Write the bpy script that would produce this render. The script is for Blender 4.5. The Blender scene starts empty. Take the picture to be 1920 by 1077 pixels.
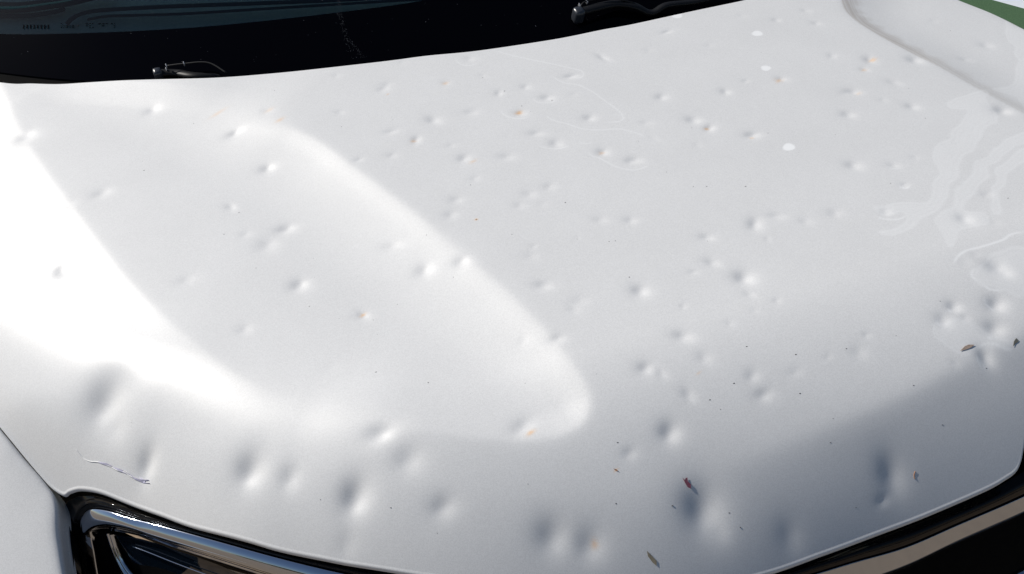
import bpy, bmesh, math, random
import numpy as np
from mathutils import Vector, Matrix
random.seed(7); rng = np.random.default_rng(7)
S = bpy.context.scene
COL = S.collection

# ---------------------------------------------------------------- camera
CAM_LOC = (0.0, 0.0, 1.7)
CAM_R = (0.942986, -0.331885, -0.025105)
CAM_U = (0.247722, 0.649472, 0.718902)
CAM_F = (0.222288, 0.684133, -0.694658)
CAM_LENS = 28.125
cam_d = bpy.data.cameras.new('camera'); cam = bpy.data.objects.new('camera', cam_d); COL.objects.link(cam)
cam_d.lens = CAM_LENS; cam_d.sensor_width = 36; cam_d.clip_start = .02; cam_d.clip_end = 3000
cam_d.sensor_fit = 'HORIZONTAL'
r_, u_, f_ = Vector(CAM_R), Vector(CAM_U), Vector(CAM_F)
m4 = Matrix((( r_.x, u_.x, -f_.x, CAM_LOC[0]), (r_.y, u_.y, -f_.y, CAM_LOC[1]), (r_.z, u_.z, -f_.z, CAM_LOC[2]), (0,0,0,1)))
cam.matrix_world = m4
S.camera = cam
# ---------------------------------------------------------------- sky and sun
SUN_AZ, SUN_EL = math.radians(-48), math.radians(38.5)      # azimuth from +Y towards -X, height
W = bpy.data.worlds.new('World'); S.world = W; W.use_nodes = True
nt = W.node_tree; bg = nt.nodes['Background']
sky = nt.nodes.new('ShaderNodeTexSky'); sky.sky_type = 'NISHITA'; sky.sun_disc = False
sky.sun_elevation = SUN_EL; sky.sun_rotation = SUN_AZ; sky.air_density = 1.0; sky.dust_density = .6
nt.links.new(sky.outputs[0], bg.inputs[0]); bg.inputs[1].default_value = .065
sd = bpy.data.lights.new('sun', 'SUN'); sun = bpy.data.objects.new('sun', sd); COL.objects.link(sun)
sd.energy = 4.55; sd.angle = math.radians(.5); sd.color = (1, .955, .89)
sv = Vector((math.sin(SUN_AZ)*math.cos(SUN_EL), math.cos(SUN_AZ)*math.cos(SUN_EL), math.sin(SUN_EL)))
sun.rotation_euler = sv.to_track_quat('Z', 'Y').to_euler(); sun.location = (-3, 3, 5)
S.view_settings.view_transform = 'Standard'; S.view_settings.look = 'None'
S.view_settings.exposure = 0.0; S.view_settings.gamma = 1
S.render.engine = 'CYCLES'

# ---------------------------------------------------------------- shape of the bodywork
#<<BASE
SCOOP = .027
FRONT_DROP = .114
def z_base(x, y):
    return 1.0 + .055*(y-.9) - .035*(x-.55)**2
#>>BASE
FRONT = np.array([(-0.3839, 0.7299, 0.8056), (-0.374, 0.7259, 0.8125), (-0.3556, 0.7165, 0.8227), (-0.3286, 0.6964, 0.8304), (-0.2982, 0.6687, 0.8335), (-0.2541, 0.6276, 0.8418), (-0.2117, 0.5881, 0.8513), (-0.1516, 0.5397, 0.864), (-0.1149, 0.5117, 0.8663), (-0.0573, 0.4737, 0.871), (-0.0118, 0.4465, 0.8733), (0.0287, 0.4238, 0.8733), (0.107, 0.3844, 0.868), (0.1932, 0.3512, 0.86), (0.2842, 0.3262, 0.8512), (0.3756, 0.3127, 0.8432), (0.4645, 0.3103, 0.8427), (0.5359, 0.3097, 0.8436), (0.6086, 0.3089, 0.8467), (0.6839, 0.3099, 0.8526), (0.7143, 0.3124, 0.8565), (0.7294, 0.315, 0.8596), (0.7392, 0.3212, 0.8661), (0.7477, 0.3312, 0.876), (0.7606, 0.3464, 0.89), (0.7893, 0.3606, 0.9017)])
SEAM = np.array([(-0.7935, 1.4439, 0.8491), (-0.64, 1.1722, 0.8713), (-0.5349, 0.9831, 0.863), (-0.452, 0.8383, 0.8446), (-0.4232, 0.7871, 0.825), (-0.4013, 0.7502, 0.8089), (-0.3897, 0.7317, 0.8011)])
REAR = np.array([(-0.8506, 1.8786, 0.8705), (-0.6091, 1.6824, 0.9357), (-0.4653, 1.5553, 0.9758), (-0.4069, 1.5209, 0.9794), (-0.359, 1.4938, 0.9825), (-0.3116, 1.4729, 0.9867), (-0.2455, 1.4413, 0.9936), (-0.1085, 1.3718, 1.0053), (-0.0013, 1.3355, 1.0099), (0.0886, 1.3105, 1.0144), (0.1932, 1.2894, 1.0169), (0.2722, 1.2777, 1.0181), (0.3652, 1.2598, 1.0186), (0.5025, 1.248, 1.019), (0.5971, 1.2492, 1.0191), (0.6612, 1.2489, 1.0187), (0.7867, 1.2566, 1.0176), (0.9063, 1.2642, 1.0156), (1.0354, 1.2779, 1.0125), (1.1587, 1.3099, 1.0089), (1.271, 1.3526, 1.0028)])
CREASE = np.array([(-0.4323, 1.7426, 1.0046), (-0.2241, 1.4785, 1.0027), (-0.0972, 1.3094, 0.9972), (-0.0195, 1.2021, 1.0009), (0.025, 1.1489, 1.003), (0.0581, 1.0952, 1.0012), (0.0869, 1.0298, 0.9986), (0.1197, 0.9582, 0.9957), (0.1591, 0.8653, 0.9917), (0.1931, 0.774, 0.9872), (0.2205, 0.7013, 0.9842), (0.243, 0.6265, 0.9806), (0.2535, 0.5743, 0.9779), (0.2585, 0.5374, 0.9732), (0.2566, 0.5137, 0.9676), (0.2444, 0.4953, 0.9611), (0.2218, 0.4876, 0.9566), (0.1845, 0.4908, 0.9545), (0.1232, 0.5143, 0.9566), (0.0484, 0.5575, 0.9599), (-0.0162, 0.607, 0.9562), (-0.1017, 0.6347, 0.9429), (-0.2296, 0.698, 0.9124), (-0.4457, 0.8542, 0.8628), (-0.7148, 1.07, 0.8001)])
LEFT = np.array([(-0.4797, 1.6272, 0.98), (-0.4415, 1.4664, 0.9705), (-0.4086, 1.3506, 0.9651), (-0.384, 1.2814, 0.963), (-0.3522, 1.1957, 0.9603), (-0.3029, 1.0702, 0.9564), (-0.2591, 0.9586, 0.9528), (-0.2128, 0.8606, 0.9501), (-0.1693, 0.7829, 0.9504), (-0.123, 0.7084, 0.9515), (-0.0727, 0.6501, 0.9517), (-0.0166, 0.6049, 0.9559)])
TOP = np.array([(-0.4086, 1.3506, 0.9651), (-0.415, 1.3884, 0.967), (-0.4021, 1.4285, 0.9704), (-0.3411, 1.4266, 0.9746), (-0.2057, 1.3416, 0.9827), (-0.1022, 1.2696, 0.99), (-0.0203, 1.1968, 1.0002)])
RCREASE = np.array([(1.2441, 1.3914, 1.0097), (1.1279, 1.2701, 1.0077), (1.0752, 1.1927, 1.0055), (1.0628, 1.1421, 1.0031), (1.0678, 1.0847, 0.9998), (1.084, 1.0152, 0.9954), (1.103, 0.9538, 0.9913), (1.118, 0.8791, 0.9866), (1.14, 0.7941, 0.981), (1.1662, 0.6789, 0.9736), (1.2308, 0.4983, 0.9505)])
RIGHTEDGE = np.array([(1.271, 1.3526, 1.0028), (1.3374, 1.1788, 0.9786), (1.3671, 1.1073, 0.973), (1.3816, 1.0386, 0.9684), (1.4228, 0.8536, 0.9558), (1.4718, 0.5912, 0.9376), (1.7554, 0.2997, 0.8)])
FOLD = np.array([(0.1744, 0.3991, 0.9001), (0.2376, 0.4011, 0.9124), (0.3218, 0.4028, 0.9219), (0.4017, 0.4029, 0.9271), (0.5038, 0.4034, 0.9326), (0.6022, 0.4071, 0.9383), (0.7006, 0.4179, 0.9453), (0.8062, 0.4297, 0.9496), (0.936, 0.449, 0.9512), (1.1654, 0.486, 0.9506)])
FRONT_TAIL = np.array([(0.8738, 0.3574, 0.8941), (1.1103, 0.3439, 0.8567), (1.4549, 0.3309, 0.8), (1.7554, 0.2997, 0.8)])
UMAP_T = [0, 0.14, 0.8, 1.0]
UMAP_B = [0, 0.2652, 0.6715, 1.0]
DENTS = np.array([(-0.2016, 1.3352, 0.014, 0.6), (-0.4109, 1.3611, 0.0183, 0.8), (-0.0741, 1.2023, 0.012, 1), (-0.0377, 1.0966, 0.0113, 1), (-0.2874, 1.1488, 0.0144, 0.6), (-0.335, 1.1416, 0.0129, 0.25), (-0.1016, 1.0352, 0.0095, 0.7), (-0.0312, 0.9551, 0.0124, 1), (-0.0875, 0.9665, 0.0084, 0.4), (-0.0613, 0.9323, 0.0164, 0.6), (-0.3442, 1.0103, 0.0165, 1.1), (-0.2961, 0.9995, 0.0103, 0.2), (-0.1747, 0.9066, 0.0122, 0.35), (-0.0309, 0.8373, 0.0128, 1.1), (-0.1099, 0.7858, 0.01, 0.5), (0.0389, 0.7517, 0.0091, 0.9), (0.1037, 0.8513, 0.0129, 0.45), (0.1328, 0.7886, 0.0124, 0.8), (0.1822, 0.7757, 0.0111, 0.8), (0.1737, 0.5132, 0.0137, 0.7), (-0.2953, 0.7663, 0.0313, 1.9), (-0.2875, 0.7313, 0.0193, 0.8), (-0.2561, 0.6754, 0.0163, 1.8), (-0.1321, 0.5943, 0.0193, 1.9), (-0.0896, 0.5642, 0.0144, 1.0), (-0.0247, 0.5143, 0.0182, 2.0), (0.0192, 0.5618, 0.015, 0.9), (0.0415, 0.5232, 0.0179, 0.8), (0.0634, 0.467, 0.0135, 1.0), (0.1668, 0.4036, 0.0188, 1.2), (0.203, 0.385, 0.0178, 1.0), (0.3358, 0.3772, 0.0249, 1.6), (0.3474, 0.3546, 0.012, 0.4), (0.5692, 0.3489, 0.0193, 1.0), (0.5498, 0.3312, 0.0078, 0.6), (0.4257, 0.331, 0.0171, 0.5), (-0.0461, 0.4812, 0.0141, 0.5), (0.3281, 0.4533, 0.0129, 1.3), (0.2759, 0.4467, 0.0084, 0.6), (0.3954, 0.5555, 0.0114, 1), (0.3331, 0.5294, 0.0099, 1), (0.348, 0.5172, 0.0077, 0.6), (0.3665, 0.4842, 0.0088, 0.7), (0.4491, 0.4819, 0.0091, 0.6), (0.452, 0.4582, 0.0101, 0.7), (0.4056, 0.5203, 0.0101, 0.5), (0.252, 0.6047, 0.0089, 0.8), (0.3793, 0.6403, 0.0118, 1.1), (0.2669, 0.6925, 0.0106, 0.8), (0.2992, 0.6509, 0.0105, 0.35), (0.2707, 0.7479, 0.0098, 0.35), (0.5151, 0.6154, 0.0136, 1.3), (0.4898, 0.6534, 0.0099, 0.8), (0.5065, 0.6981, 0.009, 0.8), (0.5816, 0.6993, 0.0119, 0.9), (0.6182, 0.7037, 0.0101, 0.6), (0.6503, 0.6807, 0.0095, 0.4), (0.6984, 0.6814, 0.0104, 0.5), (0.3855, 0.7804, 0.009, 0.6), (0.4244, 0.7647, 0.009, 0.7), (0.2101, 0.8921, 0.0099, 0.6), (0.194, 0.8646, 0.0097, 0.6), (0.2488, 0.9787, 0.0106, 0.8), (0.3103, 0.9589, 0.0113, 0.6), (0.2495, 0.9275, 0.0082, 0.4), (0.3454, 0.8712, 0.0094, 0.5), (0.3724, 0.9979, 0.0102, 0.7), (0.3906, 0.9648, 0.0101, 0.6), (0.1927, 1.0505, 0.0095, 0.9), (0.2315, 1.0905, 0.012, 1), (0.1857, 1.2178, 0.0081, 0.35), (0.2791, 1.1836, 0.008, 0.5), (0.2276, 1.2735, 0.0084, 0.3), (0.3397, 1.2417, 0.01, 0.5), (0.3448, 1.1821, 0.0073, 0.3), (0.0981, 1.0351, 0.0072, 0.6), (0.2389, 1.0163, 0.0072, 0.4), (0.3674, 1.0575, 0.0098, 0.8), (0.3533, 1.1225, 0.0086, 0.7), (0.401, 1.1243, 0.0087, 0.7), (0.4231, 1.0826, 0.0101, 0.9), (0.4663, 1.0062, 0.0098, 0.9), (0.4839, 1.1273, 0.0097, 0.8), (0.5587, 1.1626, 0.01, 0.8), (0.4505, 0.9182, 0.0099, 1), (0.4875, 0.8838, 0.0099, 0.8), (0.4784, 0.8831, 0.0077, 0.5), (0.6, 1.0191, 0.0102, 0.8), (0.6187, 0.9445, 0.0114, 1), (0.6321, 0.9171, 0.0098, 0.9), (0.6857, 0.8791, 0.0106, 1), (0.7069, 0.998, 0.0097, 0.8), (0.7037, 1.2036, 0.0089, 0.6), (0.9174, 1.1782, 0.0085, 0.6), (0.9825, 1.1455, 0.0086, 0.6), (0.8162, 1.0016, 0.0093, 0.8), (0.7543, 1.1371, 0.0079, 0.3), (0.9983, 1.0075, 0.0118, 0.9), (0.9696, 0.9837, 0.0089, 0.6), (1.0763, 0.9842, 0.0139, 1), (0.9424, 1.0379, 0.009, 0.5), (0.9091, 0.9304, 0.011, 0.9), (0.9401, 0.8942, 0.0068, 0.4), (0.9744, 0.864, 0.011, 0.8), (0.8604, 0.8771, 0.0114, 0.8), (1.1114, 0.8109, 0.0142, 1.1), (1.1841, 0.9746, 0.0097, 0.5), (1.2276, 1.111, 0.0103, 0.2), (0.7887, 0.7638, 0.012, 0.9), (0.8456, 0.7447, 0.0092, 0.6), (0.889, 0.7508, 0.0078, 0.3), (0.8307, 0.7013, 0.0067, 0.6), (0.7669, 0.6601, 0.0085, 0.5), (0.863, 0.6135, 0.0117, 0.8), (0.838, 0.526, 0.0141, 0.9), (0.8457, 0.5144, 0.0099, 0.7), (0.845, 0.5239, 0.0071, 0.4), (0.7426, 0.4889, 0.0092, 1.3), (0.717, 0.4767, 0.0104, 0.9), (0.7473, 0.4716, 0.0066, 0.5), (0.7993, 0.4764, 0.0136, 1.3), (0.7746, 0.4485, 0.0133, 1.1), (0.7408, 0.4211, 0.0117, 1.5), (0.5892, 0.4704, 0.0109, 0.4), (-0.0162, 1.2249, 0.0097, 0.5), (0.1104, 1.277, 0.0075, 0.4), (0.6431, 1.1566, 0.0085, 0.3), (0.9916, 1.1937, 0.0088, 0.4), (0.2138, 0.6231, 0.009, 0.2), (0.8637, 1.2121, 0.0075, 0.3), (-0.0161, 0.6787, 0.0092, 0.15), (0.5058, 0.5869, 0.0082, 0.5298575993219676), (0.5492, 0.4757, 0.0049, 0.3629679290323369), (0.8043, 0.5442, 0.0099, 0.23962208762860054), (0.5447, 0.9631, 0.0089, 0.4008794157748353), (0.095, 1.168, 0.0078, 0.5207208801329932), (0.8945, 0.9323, 0.0114, 0.24856859643961612), (0.755, 1.0146, 0.0066, 0.5049916606534988), (0.2952, 1.0885, 0.0113, 0.5053427179028807), (0.4578, 0.6459, 0.0058, 0.5293416003807997), (0.5006, 0.4707, 0.0082, 0.3045761142488537), (0.4671, 1.0745, 0.007, 0.2227988996814867), (0.2802, 0.7638, 0.005, 0.43727698734169196), (0.3933, 0.9588, 0.0098, 0.3682608153205137), (0.323, 0.8389, 0.0085, 0.2199503253375265), (1.2622, 1.0087, 0.0135, 0.4957083112858454), (0.3413, 0.7582, 0.0051, 0.21635449154462955), (0.6974, 0.4235, 0.0066, 0.3241776217702693), (0.4184, 0.5978, 0.0051, 0.4619393197696321), (0.6108, 0.4866, 0.0051, 0.5310300647647643), (0.1484, 1.0263, 0.0088, 0.5213305149366593), (0.5921, 0.8833, 0.0075, 0.262117221426746), (0.1771, 1.2064, 0.0103, 0.5488543850878465), (0.8968, 0.5944, 0.0081, 0.2830678113490006), (0.4585, 0.553, 0.0065, 0.3476150486690563), (0.9927, 0.933, 0.0115, 0.5324294969176646), (0.4977, 0.5613, 0.0052, 0.352094316710153), (0.3116, 0.8657, 0.01, 0.49828843481281004), (0.9304, 0.6458, 0.0088, 0.45532675691839897), (0.5367, 0.9232, 0.0079, 0.25127722687569354), (0.828, 0.5509, 0.0081, 0.3184675660956063), (0.1606, 1.0856, 0.01, 0.5035853823720557), (0.2877, 0.6401, 0.0077, 0.4431088623078131), (0.5329, 0.566, 0.0064, 0.44656435090234614), (0.2907, 0.8477, 0.0088, 0.4418090347244952), (0.5822, 0.6681, 0.0053, 0.391446812233336)])
WATER_LINES = [([(0.3172, 1.2542), (0.319, 1.2314), (0.3331, 1.2205), (0.3529, 1.2218)], 1), ([(0.3839, 1.2563), (0.4128, 1.2245), (0.4423, 1.1966), (0.472, 1.1708), (0.4934, 1.1503), (0.5073, 1.1362), (0.5062, 1.1243), (0.4973, 1.1171), (0.4821, 1.1228)], 1), ([(0.456, 1.1378), (0.4586, 1.1246), (0.4676, 1.111), (0.486, 1.0973), (0.4994, 1.0722), (0.5088, 1.0392), (0.5164, 1.0141), (0.5184, 0.9961), (0.5145, 0.9837), (0.5012, 0.981), (0.4815, 0.9883)], 1), ([(0.4069, 1.0362), (0.4062, 1.0272), (0.4149, 1.0147), (0.428, 1.0022), (0.4433, 0.9844), (0.4651, 0.9718), (0.4975, 0.9628), (0.5108, 0.952), (0.5228, 0.9388), (0.5296, 0.9246)], 1), ([(0.3427, 1.078), (0.3405, 1.0663), (0.3475, 1.0527), (0.362, 1.0425), (0.3799, 1.0418)], 1), ([(0.4034, 1.0901), (0.4021, 1.0792), (0.4119, 1.0706), (0.4263, 1.0668), (0.4353, 1.0731)], 0.9), ([(0.3634, 0.9694), (0.371, 0.9594), (0.3853, 0.9512), (0.402, 0.9491), (0.4101, 0.9517)], 1), ([(0.428, 0.9564), (0.43, 0.9485), (0.4399, 0.9448), (0.4474, 0.9477)], 0.8), ([(0.4311, 0.9283), (0.4307, 0.9173), (0.4404, 0.9054), (0.4497, 0.887), (0.4603, 0.8723), (0.4772, 0.8621), (0.4953, 0.8634), (0.5006, 0.8655)], 1), ([(0.7856, 0.5441), (0.8014, 0.5549), (0.8212, 0.5607), (0.8455, 0.5602), (0.8829, 0.5619), (0.9011, 0.5669), (0.9279, 0.566)], 1.6), ([(0.7917, 0.4909), (0.7878, 0.483), (0.7884, 0.4755), (0.793, 0.4686)], 1.6), ([(0.7552, 0.4488), (0.7581, 0.4408), (0.7676, 0.4339)], 1.8), ([(0.7329, 0.4902), (0.7342, 0.4866), (0.7399, 0.4833)], 1.8), ([(0.7084, 0.4792), (0.7076, 0.4748), (0.715, 0.4696)], 1.6), ([(0.7207, 0.4795), (0.7018, 0.4735), (0.6935, 0.461), (0.6962, 0.4515)], 0.9), ([(0.7336, 0.4315), (0.7477, 0.4345), (0.7612, 0.4308), (0.7717, 0.4223), (0.7821, 0.4194)], 2), ([(0.7309, 0.4256), (0.7284, 0.4193), (0.7307, 0.4129), (0.7352, 0.4096)], 1.6), ([(0.8365, 0.7478), (0.8377, 0.7407), (0.8512, 0.7335)], 0.9), ([(0.8386, 0.7606), (0.8374, 0.7502)], 0.6), ([(0.828, 0.7086), (0.8238, 0.6985), (0.8296, 0.694), (0.838, 0.6975)], 1.4), ([(0.7528, 0.665), (0.7514, 0.6537), (0.7626, 0.6452), (0.7795, 0.6417), (0.791, 0.6472)], 1.2), ([(0.8138, 0.5333), (0.799, 0.5239), (0.799, 0.5103), (0.8087, 0.4961), (0.8282, 0.4888)], 1.6)]
FILM_AREAS = [[(1.0402, 0.8596), (1.0816, 0.8635), (1.1242, 0.8732), (1.129, 0.8658), (1.1066, 0.8479), (1.0976, 0.8102), (1.0759, 0.7888), (1.0582, 0.7881), (1.0168, 0.7593), (0.9543, 0.7227), (0.9115, 0.6899), (0.8788, 0.6625), (0.8259, 0.6378), (0.7934, 0.6254), (0.7688, 0.6167), (0.7432, 0.6232), (0.7328, 0.6324), (0.7688, 0.628), (0.7901, 0.6381), (0.7897, 0.6547), (0.757, 0.6588), (0.7584, 0.6726), (0.7778, 0.6744), (0.8103, 0.6695), (0.8408, 0.6616), (0.8768, 0.6884), (0.9018, 0.7128), (0.9206, 0.7474), (0.9485, 0.7665), (0.9903, 0.7823), (1.0525, 0.8239), (1.0452, 0.834), (1.0302, 0.8466)], [(0.8175, 0.6058), (0.8216, 0.6216), (0.844, 0.6376), (0.8699, 0.641), (0.9061, 0.6724), (0.9816, 0.7139), (1.0389, 0.7379), (1.101, 0.748), (1.0815, 0.7276), (1.0228, 0.7147), (0.966, 0.6853), (0.9083, 0.6528), (0.8767, 0.6327), (0.8938, 0.6151), (0.8849, 0.5946), (0.8489, 0.5952), (0.8201, 0.5825), (0.8027, 0.5774)], [(0.951, 0.6578), (1.0032, 0.6935), (1.0689, 0.7144), (1.0483, 0.6929), (0.992, 0.6704), (0.9467, 0.6403), (0.9226, 0.6056), (0.9096, 0.6098)], [(1.3701, 1.0751), (1.3658, 1.043), (1.376, 1.0263), (1.1684, 0.815), (1.1796, 0.8491), (1.1544, 0.8689), (1.1954, 0.883), (1.2379, 0.9106), (1.3046, 0.9772), (1.3186, 1.0135)], [(0.8193, 0.5317), (0.8421, 0.546), (0.8686, 0.5458), (0.904, 0.54), (0.8499, 0.4785), (0.8265, 0.4867), (0.8064, 0.5037), (0.8056, 0.5173)], [(0.7104, 0.4787), (0.716, 0.4678), (0.7382, 0.4704), (0.7622, 0.4483), (0.7839, 0.422), (0.7647, 0.4299), (0.7423, 0.4325), (0.7117, 0.4343), (0.6971, 0.4526), (0.6973, 0.4673)]]
CHALK_SPOTS = [(0.8578, 1.146, 0.0108, 0.0088, 1.0), (0.8093, 1.039, 0.0092, 0.0078, 1.0), (0.7223, 0.8334, 0.0106, 0.0082, 1.1), (0.7495, 1.2498, 0.011, 0.0081, 0.9)]
SCUFFS = [(0.3663, 1.0595, 0.006, 0.0044, 1.0), (0.0393, 0.7535, 0.0042, 0.0023, 0.8), (0.1795, 0.5029, 0.0054, 0.0028, 0.8), (0.6275, 0.9173, 0.0042, 0.0028, 0.9), (0.682, 0.8731, 0.0041, 0.0028, 0.5), (0.1882, 1.0495, 0.0042, 0.0034, 0.6), (0.0008, 1.1879, 0.0075, 0.0041, 0.5), (0.2791, 1.1836, 0.0054, 0.004, 0.5), (0.1804, 1.1878, 0.0027, 0.0016, 0.6), (0.4484, 0.9176, 0.0048, 0.0033, 0.5), (0.2593, 0.9664, 0.0064, 0.0032, 0.4), (1.0046, 1.0056, 0.0086, 0.0047, 0.7), (0.9685, 0.9823, 0.0056, 0.0036, 0.5), (0.8092, 0.9987, 0.0072, 0.005, 0.6), (-0.095, 1.2682, 0.0141, 0.004, 0.35), (0.2089, 0.384, 0.0041, 0.0043, 0.6), (0.9147, 0.9237, 0.0063, 0.0033, 0.3), (0.2551, 0.4358, 0.003, 0.001, 0.8), (0.2246, 0.8419, 0.0022, 0.0016, 1.2), (-0.0117, 1.2254, 0.0077, 0.0045, 0.3), (0.39, 0.5037, 0.0038, 0.0013, 0.4)]
SPECKS = [(-0.0908, 1.018, 0.9651), (0.0857, 0.7521, 0.9594), (0.1525, 0.8428, 0.9861), (0.3793, 0.7362, 0.9899), (0.3878, 0.7341, 0.9899), (0.5769, 0.4784, 0.9656), (0.5131, 0.4899, 0.9683), (0.4242, 0.4802, 0.9637), (1.2341, 1.0711, 0.979), (0.6062, 0.9264, 1.0013), (0.2246, 0.8419, 0.993), (0.3644, 1.1249, 1.0111), (0.3763, 1.0746, 1.0085), (0.4285, 1.0725, 1.0089), (0.3428, 1.1759, 1.0136), (1.0048, 0.9103, 0.9933), (0.9731, 0.8299, 0.9898), (0.8286, 1.0858, 1.0075), (0.4998, 1.249, 1.0191), (0.0345, 0.6505, 0.9571), (0.2435, 0.4078, 0.9181), (0.3032, 0.3882, 0.91), (0.3641, 0.366, 0.8961), (0.3713, 0.3512, 0.8828), (0.5145, 0.3333, 0.8689), (0.6504, 0.3727, 0.9122), (0.9539, 0.6293, 0.9793), (0.8083, 0.8372, 0.9942), (0.8145, 0.7105, 0.9871), (0.6113, 0.7733, 0.9929), (-0.1365, 1.265, 0.9831), (-0.2237, 1.2047, 0.9688), (0.0896, 0.6114, 0.9581), (0.0099, 0.4878, 0.919), (0.5052, 0.3915, 0.9236), (0.6323, 0.416, 0.9437), (0.731, 0.5007, 0.9709), (0.5043, 0.6911, 0.9884), (0.4615, 0.5172, 0.9744), (0.5127, 0.9236, 1.0012), (0.2393, 0.9159, 0.9975), (0.5192, 0.8414, 0.9967), (0.2675, 0.4605, 0.9497), (0.158, 0.4539, 0.935), (0.0505, 0.4482, 0.9054), (-0.0619, 0.5285, 0.9135), (0.3953, 0.4579, 0.9545), (0.5188, 0.4115, 0.9377), (0.4941, 0.4469, 0.9531), (0.3882, 0.4712, 0.9595), (-0.2946, 0.6809, 0.8494), (0.6461, 0.4751, 0.9651), (0.7352, 0.4096, 0.9402), (0.0503, 0.7393, 0.9558), (0.7114, 0.8746, 0.9977), (0.3766, 0.6663, 0.9861), (0.2611, 0.7956, 0.9913), (0.3539, 0.8305, 0.9948), (0.5404, 0.7987, 0.9944), (0.5585, 0.7922, 0.994), (0.0562, 1.3428, 1.0139), (0.0046, 1.2776, 1.0076), (-0.2221, 1.1796, 0.9675), (0.0902, 1.128, 1.0051), (0.1652, 0.758, 0.9764), (-0.1167, 0.9786, 0.9618), (-0.0815, 0.8921, 0.9586), (-0.0239, 0.7936, 0.9556)]
LEAF = [(0.7121, 0.4349, 0.9528), (0.7217, 0.4384, 0.9541), (0.7276, 0.4388, 0.9543), (0.7349, 0.4367, 0.9536), (0.7288, 0.4349, 0.9529), (0.7212, 0.4343, 0.9527)]
CHIP = [(0.7828, 0.4216, 0.9465), (0.7879, 0.4267, 0.9491), (0.7931, 0.4293, 0.9502), (0.7945, 0.4277, 0.9494), (0.7919, 0.4264, 0.9488), (0.7955, 0.4268, 0.9489), (0.7933, 0.4248, 0.9479), (0.7886, 0.424, 0.9477)]
PETAL = [(0.3241, 0.4077, 0.9252), (0.3256, 0.4053, 0.9237), (0.3275, 0.4067, 0.9248), (0.3295, 0.4067, 0.9249), (0.3287, 0.4034, 0.9227), (0.3312, 0.4001, 0.9207), (0.3298, 0.397, 0.9185), (0.3267, 0.3989, 0.9196), (0.3252, 0.4029, 0.9221)]
TWIG = [(0.5993, 0.3436, 0.8833), (0.5967, 0.3411, 0.8806), (0.5963, 0.338, 0.8774)]
BARK = [(0.2613, 0.3609, 0.883), (0.2651, 0.3559, 0.8788), (0.2687, 0.3505, 0.8742), (0.2673, 0.347, 0.8706), (0.2642, 0.3505, 0.8736), (0.2609, 0.3566, 0.879)]
CRUMB = [(0.2527, 0.4377, 0.9371), (0.2559, 0.4361, 0.9365), (0.2568, 0.4337, 0.9353), (0.2544, 0.4355, 0.9361)]
TEAR = [(-0.3477, 0.7458, 0.8599), (-0.341, 0.7334, 0.8547), (-0.3326, 0.7246, 0.8544), (-0.3203, 0.7159, 0.858), (-0.3069, 0.7039, 0.8595), (-0.2975, 0.694, 0.8593), (-0.2874, 0.6858, 0.8611), (-0.2828, 0.6799, 0.8601), (-0.2751, 0.6725, 0.8608), (-0.2667, 0.6646, 0.8619), (-0.2588, 0.6575, 0.8635)]
FLAKES = [[(-0.3216, 0.7172, 0.858), (-0.3096, 0.7081, 0.8609), (-0.3022, 0.7, 0.8603), (-0.306, 0.7019, 0.8585), (-0.3173, 0.712, 0.8571)], [(-0.3023, 0.6996, 0.8598), (-0.2955, 0.6943, 0.8614), (-0.2867, 0.6853, 0.8614), (-0.2817, 0.6802, 0.8614), (-0.2874, 0.6838, 0.8593), (-0.2964, 0.6924, 0.8587)], [(-0.2822, 0.681, 0.8616), (-0.277, 0.6743, 0.8604), (-0.2704, 0.6685, 0.8617), (-0.2694, 0.6709, 0.8648), (-0.2638, 0.6648, 0.8648), (-0.2589, 0.6616, 0.8669), (-0.2642, 0.664, 0.8638), (-0.2636, 0.6611, 0.8619), (-0.2583, 0.6566, 0.8633), (-0.2686, 0.6644, 0.8598), (-0.2777, 0.6727, 0.8584)]]
FRIT_EDGE = [(-0.8953, 1.933, 0.9866), (-0.666, 1.784, 1.005), (-0.4552, 1.6548, 1.0215), (-0.3564, 1.602, 1.0272), (-0.2602, 1.558, 1.0325), (-0.1656, 1.5209, 1.0369), (-0.0717, 1.4902, 1.0406), (0.0415, 1.4616, 1.0449), (0.1562, 1.4396, 1.0481), (0.2736, 1.4235, 1.0506), (0.3762, 1.4194, 1.0551), (0.5252, 1.4176, 1.0598), (0.8907, 1.4643, 1.0807), (1.7689, 1.7141, 1.0893)]
DUST_ARC = [(0.1639, 1.4837, 1.0732), (0.1573, 1.4435, 1.0504), (0.1555, 1.4026, 1.0277), (0.1638, 1.3695, 1.0104), (0.1779, 1.3431, 0.9974)]
DUST_ARC_IN = [(0.161, 1.4845, 1.0734), (0.1503, 1.4403, 1.0478), (0.1468, 1.4001, 1.0253), (0.1464, 1.3646, 1.0057), (0.1515, 1.348, 0.9972)]
CHROME_OUT = [(-0.4513, 0.6485, 0.5074), (-0.4272, 0.6719, 0.6001), (-0.4085, 0.6894, 0.6706), (-0.3966, 0.6999, 0.7142), (-0.3833, 0.7061, 0.7518), (-0.3715, 0.7062, 0.7743), (-0.3548, 0.6995, 0.7925), (-0.3296, 0.6814, 0.8039), (-0.2951, 0.6524, 0.811), (-0.2614, 0.625, 0.8191), (-0.1983, 0.5751, 0.83), (-0.1282, 0.5223, 0.836), (-0.0613, 0.4763, 0.8387), (0.0037, 0.4362, 0.8391), (0.0786, 0.3957, 0.8365), (0.1761, 0.3529, 0.8302), (0.2728, 0.323, 0.8245), (0.3643, 0.3056, 0.821), (0.4299, 0.2991, 0.8196), (0.4998, 0.2955, 0.8169), (0.5747, 0.2929, 0.8093), (0.6548, 0.2958, 0.8084), (0.7562, 0.2999, 0.8068), (0.8725, 0.3071, 0.8094)]
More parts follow.
